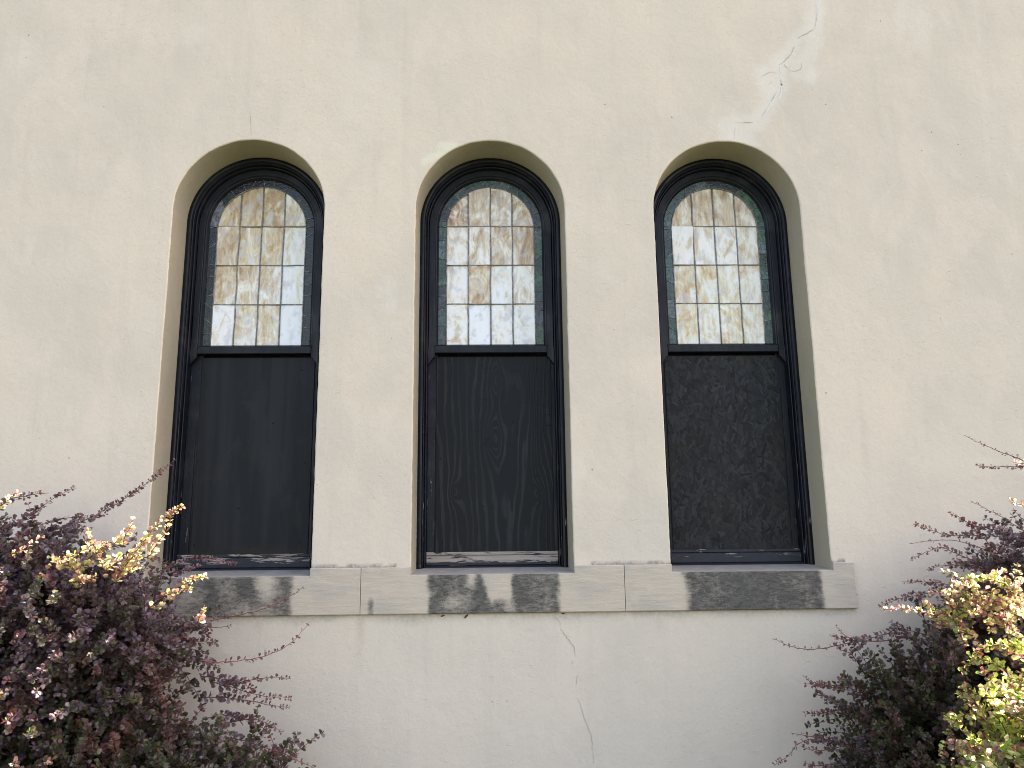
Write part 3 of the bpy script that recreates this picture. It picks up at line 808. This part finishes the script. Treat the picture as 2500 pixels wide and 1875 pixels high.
PURPLE = np.array([(.070, .040, .056), (.105, .070, .090), (.155, .115, .140), (.20, .135, .155), (.085, .052, .052), (.125, .080, .070), (.13, .115, .105), (.17, .13, .15)])*np.array((1.10, 1.22, 1.36))
PURPLE = (.76*PURPLE+.24*PURPLE.mean(1, keepdims=True))*np.array((1.27, 1.2, 1.24))
GREEN = np.array([(.050, .080, .028), (.070, .105, .036), (.070, .085, .045), (.095, .12, .045)])
PINK = np.array([(.27, .115, .115), (.22, .105, .09), (.21, .12, .13)])
LIME = np.array([(.34, .44, .11), (.46, .53, .17), (.24, .36, .08), (.52, .53, .22), (.60, .57, .32)])  # leaves in the sun: part of its brightness is put into these pale greens
GOLDC = np.array([(.50, .45, .24), (.40, .24, .17), (.42, .44, .19), (.58, .49, .36), (.52, .41, .31), (.30, .17, .15)])  # sunlit sprigs, their golden light painted into the leaf colour

def cpick(r, pal, n): return pal[r.integers(len(pal), size=n)]*r.uniform(.75, 1.3, (n, 1))

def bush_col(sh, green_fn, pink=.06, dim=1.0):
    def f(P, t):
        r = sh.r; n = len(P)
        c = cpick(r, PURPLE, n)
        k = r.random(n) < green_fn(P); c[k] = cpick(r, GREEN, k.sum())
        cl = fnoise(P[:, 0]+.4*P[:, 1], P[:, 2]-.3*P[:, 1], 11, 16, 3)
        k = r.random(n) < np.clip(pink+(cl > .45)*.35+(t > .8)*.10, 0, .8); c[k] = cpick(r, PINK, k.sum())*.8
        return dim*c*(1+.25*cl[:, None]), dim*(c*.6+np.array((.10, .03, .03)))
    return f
def lime_col(sh):
    def f(P, t):
        r = sh.r; n = len(P); c = cpick(r, LIME, n)
        k = r.random(n) < .12; c[k] = cpick(r, GREEN, k.sum())
        k = r.random(n) < .10+(t > .72)*.22; c[k] = cpick(r, PINK, k.sum())*1.3
        return c, c*.5+np.array((.16, .05, .05))
    return f
def gold_col(sh):
    def f(P, t):
        r = sh.r; n = len(P); c = cpick(r, GOLDC, n)
        k = r.random(n) < .25; c[k] = cpick(r, LIME, k.sum())
        k = r.random(n) < .14+(t > .78)*.25; c[k] = cpick(r, PINK, k.sum())*1.3
        return c, c*.75+np.array((.12, .045, .035))
    return f
def shoot_col(sh):
    def f(P, t):
        r = sh.r; n = len(P); c = cpick(r, PURPLE, n)
        k = r.random(n) < .12; c[k] = cpick(r, GREEN, k.sum())
        k = r.random(n) < np.clip(t*1.1-.25, 0, .75); c[k] = cpick(r, PINK, k.sum())
        return c, c*.5+np.array((.12, .03, .03))
    return f

def fill(sh, ells, ntw, colf, base, L0, L1, per, twl=(.12, .30), gap=.014, out=.75, upw=.25, ymax=-.03, zmin=GROUND_Z+.05, keep=None, main=46):
    r = sh.r
    E = np.array(ells, float); vol = E[:, 3]*E[:, 4]*E[:, 5]; vol /= vol.sum()
    made = 0
    while made < ntw:
        i = r.choice(len(E), p=vol); c, rad = E[i, :3], E[i, 3:]
        u = r.normal(0, 1, 3); u /= np.linalg.norm(u); q = r.random()**.42
        p = c+rad*u*q
        ny = norm(u/rad)
        d_ = norm(ny*out+np.array([0, 0, upw])+r.normal(0, .42, 3))
        L = r.uniform(*twl)
        if p[2] < zmin or p[1] > ymax: continue
        if keep is not None and not keep(p+d_*L*.8): continue
        made += 1
        t = np.linspace(0, 1, 5)[:, None]
        bend = norm(r.normal(0, 1, 3))*L*.16
        pts = p+d_*L*t+bend*t*(1-t)*2+np.array([0, 0, -.16])*L*t*t
        pts[:, 1] = np.minimum(pts[:, 1], -.012)
        sh.twig(pts, .0022, .0009, np.array((.10, .045, .035))*r.uniform(.6, 1.5))
        tm = r.uniform(.62, 1.45); kind = r.random()
        def cf(P, f):
            c, e = colf(P, f)
            if kind < .16: c = c*.45+cpick(r, GREEN, 1)*.6
            elif kind < .24: c = c*.5+cpick(r, PINK, 1)*.55
            return c*tm, e*tm
        sh.along(pts, per, L0, L1, cf, gap=gap)
    for k in range(main):
        i = r.choice(len(E), p=vol); c, rad = E[i, :3], E[i, 3:]
        u = r.normal(0, 1, 3); u /= np.linalg.norm(u); p = c+rad*u*.8
        if p[1] > ymax or p[2] < zmin: continue
        a = np.array(base)+np.array([r.normal(0, .13), r.normal(0, .07), 0]); mid = (a*.45+p*.55)+np.array([0, 0, .18])
        t = np.linspace(0, 1, 9)[:, None]; pts = a*(1-t)**2+2*mid*t*(1-t)+p*t*t; pts[:, 1] = np.minimum(pts[:, 1], -.02)
        sh.twig(pts, .008, .0025, np.array((.06, .045, .035)))

def shoot(sh, px, Y0, Y1, colf, per=3.0, L0=.026, L1=.013, crop=None, r0=.0026, gap=.014, stem=(.16, .05, .045), t0=0.0):
    ox, oy, sc_ = crop
    n = len(px); pts = np.array([at(ox+x/sc_, oy+y/sc_, Y0+(Y1-Y0)*i/(n-1)) for i, (x, y) in enumerate(px)])
    k = 4*(n-1)+1; t = np.linspace(0, n-1, k)
    # smooth the surveyed points a little
    from_ = np.stack([np.interp(t, np.arange(n), pts[:, i]) for i in range(3)], 1)
    for _ in range(2): from_[1:-1] = (from_[:-2]+2*from_[1:-1]+from_[2:])/4
    from_ += sh.r.normal(0, .0016, from_.shape)
    sh.twig(from_, r0, .0009, np.array(stem))
    sh.along(from_, per*1.25, L0*1.12, L1*1.12, colf, gap=gap, t0=t0)

# left shrub
A = Shrub(3); CL = (0, 1100, 2.141)
colA = bush_col(A, lambda P: np.clip(.14+.5*sstep(-.30, -.85, P[:, 2]), 0, .6), .05)
fill(A, [(-2.3, -.40, -.58, .72, .30, .54), (-1.95, -.40, -1.10, .74, .32, .50), (-1.76, -.42, -.30, .30, .24, .26), (-2.25, -.45, -.15, .55, .24, .2), (-2.25, -.40, .02, .45, .18, .10), (-3.05, -.40, -.75, .6, .30, .66), (-1.45, -.36, -1.05, .36, .22, .26), (-1.20, -.36, -.98, .26, .18, .18)],
     5000, colA, (-2.2, -.35, GROUND_Z), .030, .021, 6.8, gap=.022)
LP = [at(x/2.141, 1100+y/2.141, -.74) for x, y in ((560, 600), (380, 640), (660, 560), (480, 545))]
fill(A, [(*LP[0], .16, .06, .05), (*LP[1], .11, .06, .05), (*LP[2], .08, .06, .06), (*LP[3], .10, .06, .04)], 15, gold_col(A), (-2.2, -.35, GROUND_Z), .026, .018, 6.0, twl=(.06, .14), gap=.020, main=0)
sc_A = shoot_col(A); gA = gold_col(A)
S = lambda px, Y0=-.4, Y1=-.4, **k: shoot(A, px, Y0, Y1, k.pop('col', sc_A), crop=CL, **k)
S([(220, 480), (330, 420), (400, 385), (530, 320), (640, 260), (740, 190), (830, 120), (910, 50)], -.38, -.30, per=3.4)
S([(0, 470), (60, 400), (150, 335), (235, 280), (320, 225), (395, 188)], per=2.6)
S([(-40, 320), (60, 250), (130, 235), (200, 228), (255, 222)], per=2.4)
S([(-60, 400), (60, 395), (160, 390), (260, 380), (350, 345), (500, 355), (550, 330)], per=2.6, L0=.02)
S([(-60, 330), (0, 290), (50, 250), (100, 220)], -.72, -.76, col=gA, per=2.8, L1=.013)
S([(600, 690), (650, 610), (700, 540), (760, 470), (800, 405), (870, 340), (950, 295)], -.74, -.82, col=gA, per=4.2, L1=.015)
S([(770, 560), (810, 500), (850, 450), (880, 400), (905, 310)], -.76, -.82, col=gA, per=3.4, L1=.014)
S([(640, 500), (655, 440), (680, 400), (692, 358)], -.74, -.80, col=gA, per=4.0, L1=.015)
S([(450, 690), (380, 610), (320, 590), (285, 560)], -.74, -.80, col=gA, per=3.2)
S([(300, 600), (380, 545), (440, 520), (500, 480)], -.74, -.78, col=gA, per=3.0)
S([(540, 640), (600, 590), (660, 570), (740, 480)], -.72, -.78, col=gA, per=3.2)
S([(380, 690), (450, 680), (520, 650)], -.74, -.78, col=gA, per=3.0)
S([(650, 640), (700, 610), (740, 600)], -.74, -.78, col=gA, per=3.2)
S([(60, 540), (120, 520), (190, 470), (215, 450)], -.73, -.78, col=gA, per=2.2, L0=.016)
S([(930, 690), (1000, 672), (1085, 660)], -.70, -.76, col=gA, per=3.4, L1=.014)
S([(860, 760), (930, 740), (1000, 722)], -.74, -.78, col=gA, per=3.0)
S([(780, 815), (830, 815), (860, 812)], -.76, -.79, col=gA, per=2.0)
S([(1030, 900), (1055, 850), (1070, 825)], -.74, -.78, col=gA, per=3.0)
S([(820, 640), (900, 600), (960, 580), (1070, 560), (1150, 575), (1235, 597)], -.40, -.28, per=3.6, L0=.022, L1=.012)
S([(900, 640), (1000, 620), (1060, 600)], -.45, -.42, per=3.6)
S([(950, 930), (1050, 900), (1150, 880), (1300, 850), (1430, 810), (1520, 760), (1590, 712)], -.48, -.40, per=1.5, L0=.018, L1=.009, t0=.1)
S([(1050, 1098), (1120, 1105), (1200, 1104), (1350, 1088), (1480, 1040), (1560, 970), (1618, 900)], -.45, -.42, per=1.5, L0=.024, L1=.009, stem=(.36, .085, .085))
S([(1150, 1230), (1250, 1212), (1350, 1190), (1430, 1185), (1520, 1193)], per=2.6, L1=.009)
S([(1100, 1210), (1200, 1230), (1350, 1285), (1520, 1290)], per=3.2, L1=.010)
S([(1050, 1290), (1200, 1290), (1400, 1330), (1520, 1345)], per=3.2, L1=.010)
S([(1050, 1180), (1150, 1190), (1260, 1205), (1330, 1250)], per=3.6)
S([(1150, 1380), (1300, 1400), (1420, 1480), (1450, 1620)], per=3.0, L1=.012)
S([(1200, 1500), (1350, 1540), (1500, 1590), (1640, 1659)], per=3.2, L1=.011)
S([(1200, 1420), (1300, 1400), (1400, 1420), (1470, 1470)], per=3.2, L1=.012)
S([(1000, 930), (1040, 915), (1130, 930), (1210, 913)], per=2.2, L1=.009)
S([(1040, 950), (1090, 960), (1130, 1020)], per=3.0, L1=.011)
S([(350, 430), (400, 400), (440, 440), (480, 400)], per=3.2)
S([(480, 520), (600, 500), (700, 470), (720, 430)], per=3.0)
S([(640, 560), (760, 560), (830, 570), (870, 590)], per=3.0)
A.build('barberry_shrub', 'purple barberry shrub in front of the left window, a few golden sunlit sprigs on top', 'shrub', (-2.2, -.35, GROUND_Z), 'barberry shrubs along the wall')

# right shrub in the shade by the wall
B = Shrub(5); CRP = (1850, 1050, 2.0108)
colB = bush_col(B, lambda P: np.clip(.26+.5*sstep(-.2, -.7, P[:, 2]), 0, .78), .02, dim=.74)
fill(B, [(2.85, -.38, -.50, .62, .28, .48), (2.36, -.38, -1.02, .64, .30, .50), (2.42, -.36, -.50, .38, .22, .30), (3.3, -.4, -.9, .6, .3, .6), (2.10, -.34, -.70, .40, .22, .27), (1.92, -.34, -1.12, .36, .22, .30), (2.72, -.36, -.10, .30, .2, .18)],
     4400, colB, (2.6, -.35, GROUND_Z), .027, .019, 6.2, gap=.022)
LQ = [at(1850+x/2.0108, 1050+y/2.0108, -.80) for x, y in ((1150, 890), (950, 890), (1250, 840), (1080, 770))]
fill(B, [(*LQ[0], .14, .07, .05), (*LQ[1], .08, .06, .035), (*LQ[2], .1, .07, .06), (*LQ[3], .08, .06, .035)], 50, gold_col(B), (2.6, -.35, GROUND_Z), .026, .018, 6.0, twl=(.06, .14), gap=.020, main=0)
sB = shoot_col(B); gB = gold_col(B); lB = lime_col(B)
S = lambda px, Y0=-.38, Y1=-.36, **k: shoot(B, px, Y0, Y1, k.pop('col', sB), crop=CRP, **k)
S([(1420, 195), (1307, 150), (1240, 125), (1160, 95), (1090, 65), (1015, 22)], per=1.3, L0=.018, L1=.007)
S([(1420, 165), (1307, 175), (1200, 180), (1120, 182), (1070, 170)], per=1.5, L0=.018, L1=.012)
S([(1420, 180), (1330, 165), (1250, 158)], -.75, -.75, col=gB, per=2.4)
S([(1420, 400), (1330, 380), (1280, 360), (1230, 345)], -.74, -.76, col=gB, per=3.0)
S([(1360, 560), (1307, 490), (1200, 430), (1120, 385), (1042, 347)], per=1.7, L0=.018, L1=.008)
S([(1350, 470), (1290, 430), (1250, 385)], per=1.5, L0=.016)
S([(1330, 530), (1200, 525), (1050, 515), (930, 520), (850, 490), (770, 460)], per=3.8, L1=.014)
S([(1330, 690), (1200, 620), (1080, 500), (1000, 430), (935, 405)], per=3.4, L1=.011)
S([(1200, 500), (1120, 480), (1060, 470), (1000, 440)], per=3.6, L1=.014)
S([(1300, 640), (1150, 600), (1000, 545), (900, 540), (830, 545), (745, 556)], per=.7, L0=.014, L1=.006, r0=.0018)
S([(1120, 660), (1000, 620), (900, 570), (850, 590), (750, 635)], per=2.6, L1=.010)
S([(1250, 700), (1100, 680), (950, 655), (825, 685)], per=2.4, L1=.009)
S([(1200, 790), (1000, 770), (850, 745), (710, 745)], per=2.8, L1=.010)
S([(1100, 770), (900, 790), (720, 820), (600, 860)], per=3.2, L1=.013)
S([(1300, 620), (1180, 640), (1060, 660), (960, 640)], per=3.0)
S([(1307, 560), (1200, 560), (1100, 590)], per=3.2)
S([(1000, 940), (900, 925), (800, 885), (700, 872), (620, 882)], -.76, -.80, col=gB, per=3.2, L1=.011)
S([(1400, 880), (1307, 860), (1200, 835), (1100, 830), (980, 800), (840, 802)], -.76, -.82, col=gB, per=3.6, L1=.013)
S([(1230, 760), (1150, 735), (1080, 725), (1010, 738)], -.78, -.82, col=lB, per=4.4, L1=.016)
S([(1320, 830), (1250, 870), (1230, 930)], -.78, -.82, col=gB, per=3.4)
S([(1060, 820), (1000, 850), (940, 880), (880, 905)], -.78, -.82, col=lB, per=4.0)
S([(1100, 880), (1020, 890), (960, 930), (870, 940)], -.78, -.82, col=lB, per=4.0)
S([(1307, 930), (1200, 930), (1100, 940)], -.76, -.80, col=lB, per=2.6)
S([(1110, 1060), (1040, 1000), (940, 965), (860, 950)], -.80, -.80, col=gB, per=2.8, L1=.012)
S([(650, 1035), (500, 1035), (360, 1065), (240, 1080), (150, 1060), (70, 1022)], per=1.3, L0=.018, L1=.008)
S([(520, 1070), (480, 1040), (430, 1010), (385, 965)], per=1.6, L1=.008)
S([(700, 960), (640, 1000), (560, 1020), (450, 1035), (360, 1010)], per=3.0)
S([(500, 1150), (450, 1090), (400, 1080), (375, 1040)], per=2.8)
S([(560, 1400), (420, 1350), (310, 1300), (260, 1240), (220, 1200)], per=2.4, L1=.009)
S([(480, 1250), (400, 1270), (320, 1250), (230, 1245)], per=3.0)
S([(520, 1370), (400, 1370), (320, 1390), (230, 1395)], per=3.2, L1=.012)
S([(600, 1590), (450, 1560), (300, 1510), (200, 1530), (150, 1600), (85, 1645)], per=2.4, L1=.012)
S([(400, 1530), (300, 1510), (230, 1500), (160, 1485)], per=2.0, L1=.008)
S([(480, 1650), (350, 1640), (280, 1650), (230, 1635)], per=3.0)
S([(600, 1500), (450, 1540), (330, 1580), (220, 1560)], per=3.2)
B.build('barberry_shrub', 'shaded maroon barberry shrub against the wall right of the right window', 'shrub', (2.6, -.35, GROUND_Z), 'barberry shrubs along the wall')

# sunlit shrub nearer the viewer
Cc = Shrub(9); lC = lime_col(Cc)
fill(Cc, [(2.22, -1.15, -.95, .36, .36, .52), (2.12, -1.2, -1.15, .34, .30, .40)], 1500, lC, (2.2, -1.2, GROUND_Z), .034, .026, 5.6, gap=.024, twl=(.10, .26), upw=.35)
S = lambda px, Y0=-1.05, Y1=-1.05, **k: shoot(Cc, px, Y0, Y1, k.pop('col', lC), crop=CRP, **k)
S([(1180, 1450), (1060, 1390), (1000, 1400), (950, 1440), (920, 1560), (880, 1655)], per=4.0, L0=.024, L1=.018, gap=.016)
S([(1230, 1180), (1120, 1130), (1060, 1120), (1000, 1195)], per=4.2, L1=.018)
S([(1307, 1080), (1200, 1050), (1130, 1060), (1050, 1110)], per=4.2, L1=.018)
S([(1150, 1320), (1060, 1290), (1000, 1290), (985, 1310)], per=4.0, L1=.016)
S([(1307, 1010), (1290, 1040), (1200, 1090)], per=4.0, L1=.016)
Cc.build('barberry_shrub', 'sunlit lime green barberry shrub with red edged leaves in the lower right corner', 'shrub', (2.2, -1.2, GROUND_Z), 'barberry shrubs along the wall')

# ------------------------------------------------------------------ dry leaves caught under the sill
M_DRY = mat_simple('dry leaf', (.12, .045, .025), (.06, .03, .02), 90)
for (x, z, sz, an, lab) in ((-.258, -.247, .012, .3, 'curled rust brown dead leaf caught under the sill below the middle window'),
                            (-.137, -.250, .016, .8, 'thin dark dead leaf hanging under the sill, right of the rust brown one'),
                            (.3636, -.243, .010, .1, 'tiny dark dead leaf under the sill above the hairline crack')):
    m_ = MB()
    pts = [(-1, 0, 0), (-.4, -.25, .32), (.3, -.3, .26), (1, 0, 0), (.35, -.1, -.3), (-.45, -.15, -.22)]
    ca, sa = math.cos(an), math.sin(an)
    m_.add([(x_*sz*ca-z_*sz*sa, y_*sz, x_*sz*sa+z_*sz*ca) for x_, y_, z_ in pts], [(0, 1, 5), (1, 2, 4, 5), (2, 3, 4)])
    lo = m_.build('dead_leaf', M_DRY); lo.location = (x, -.002, z)
    tag(lo, lab, 'leaf', 'dead leaves under the sill')
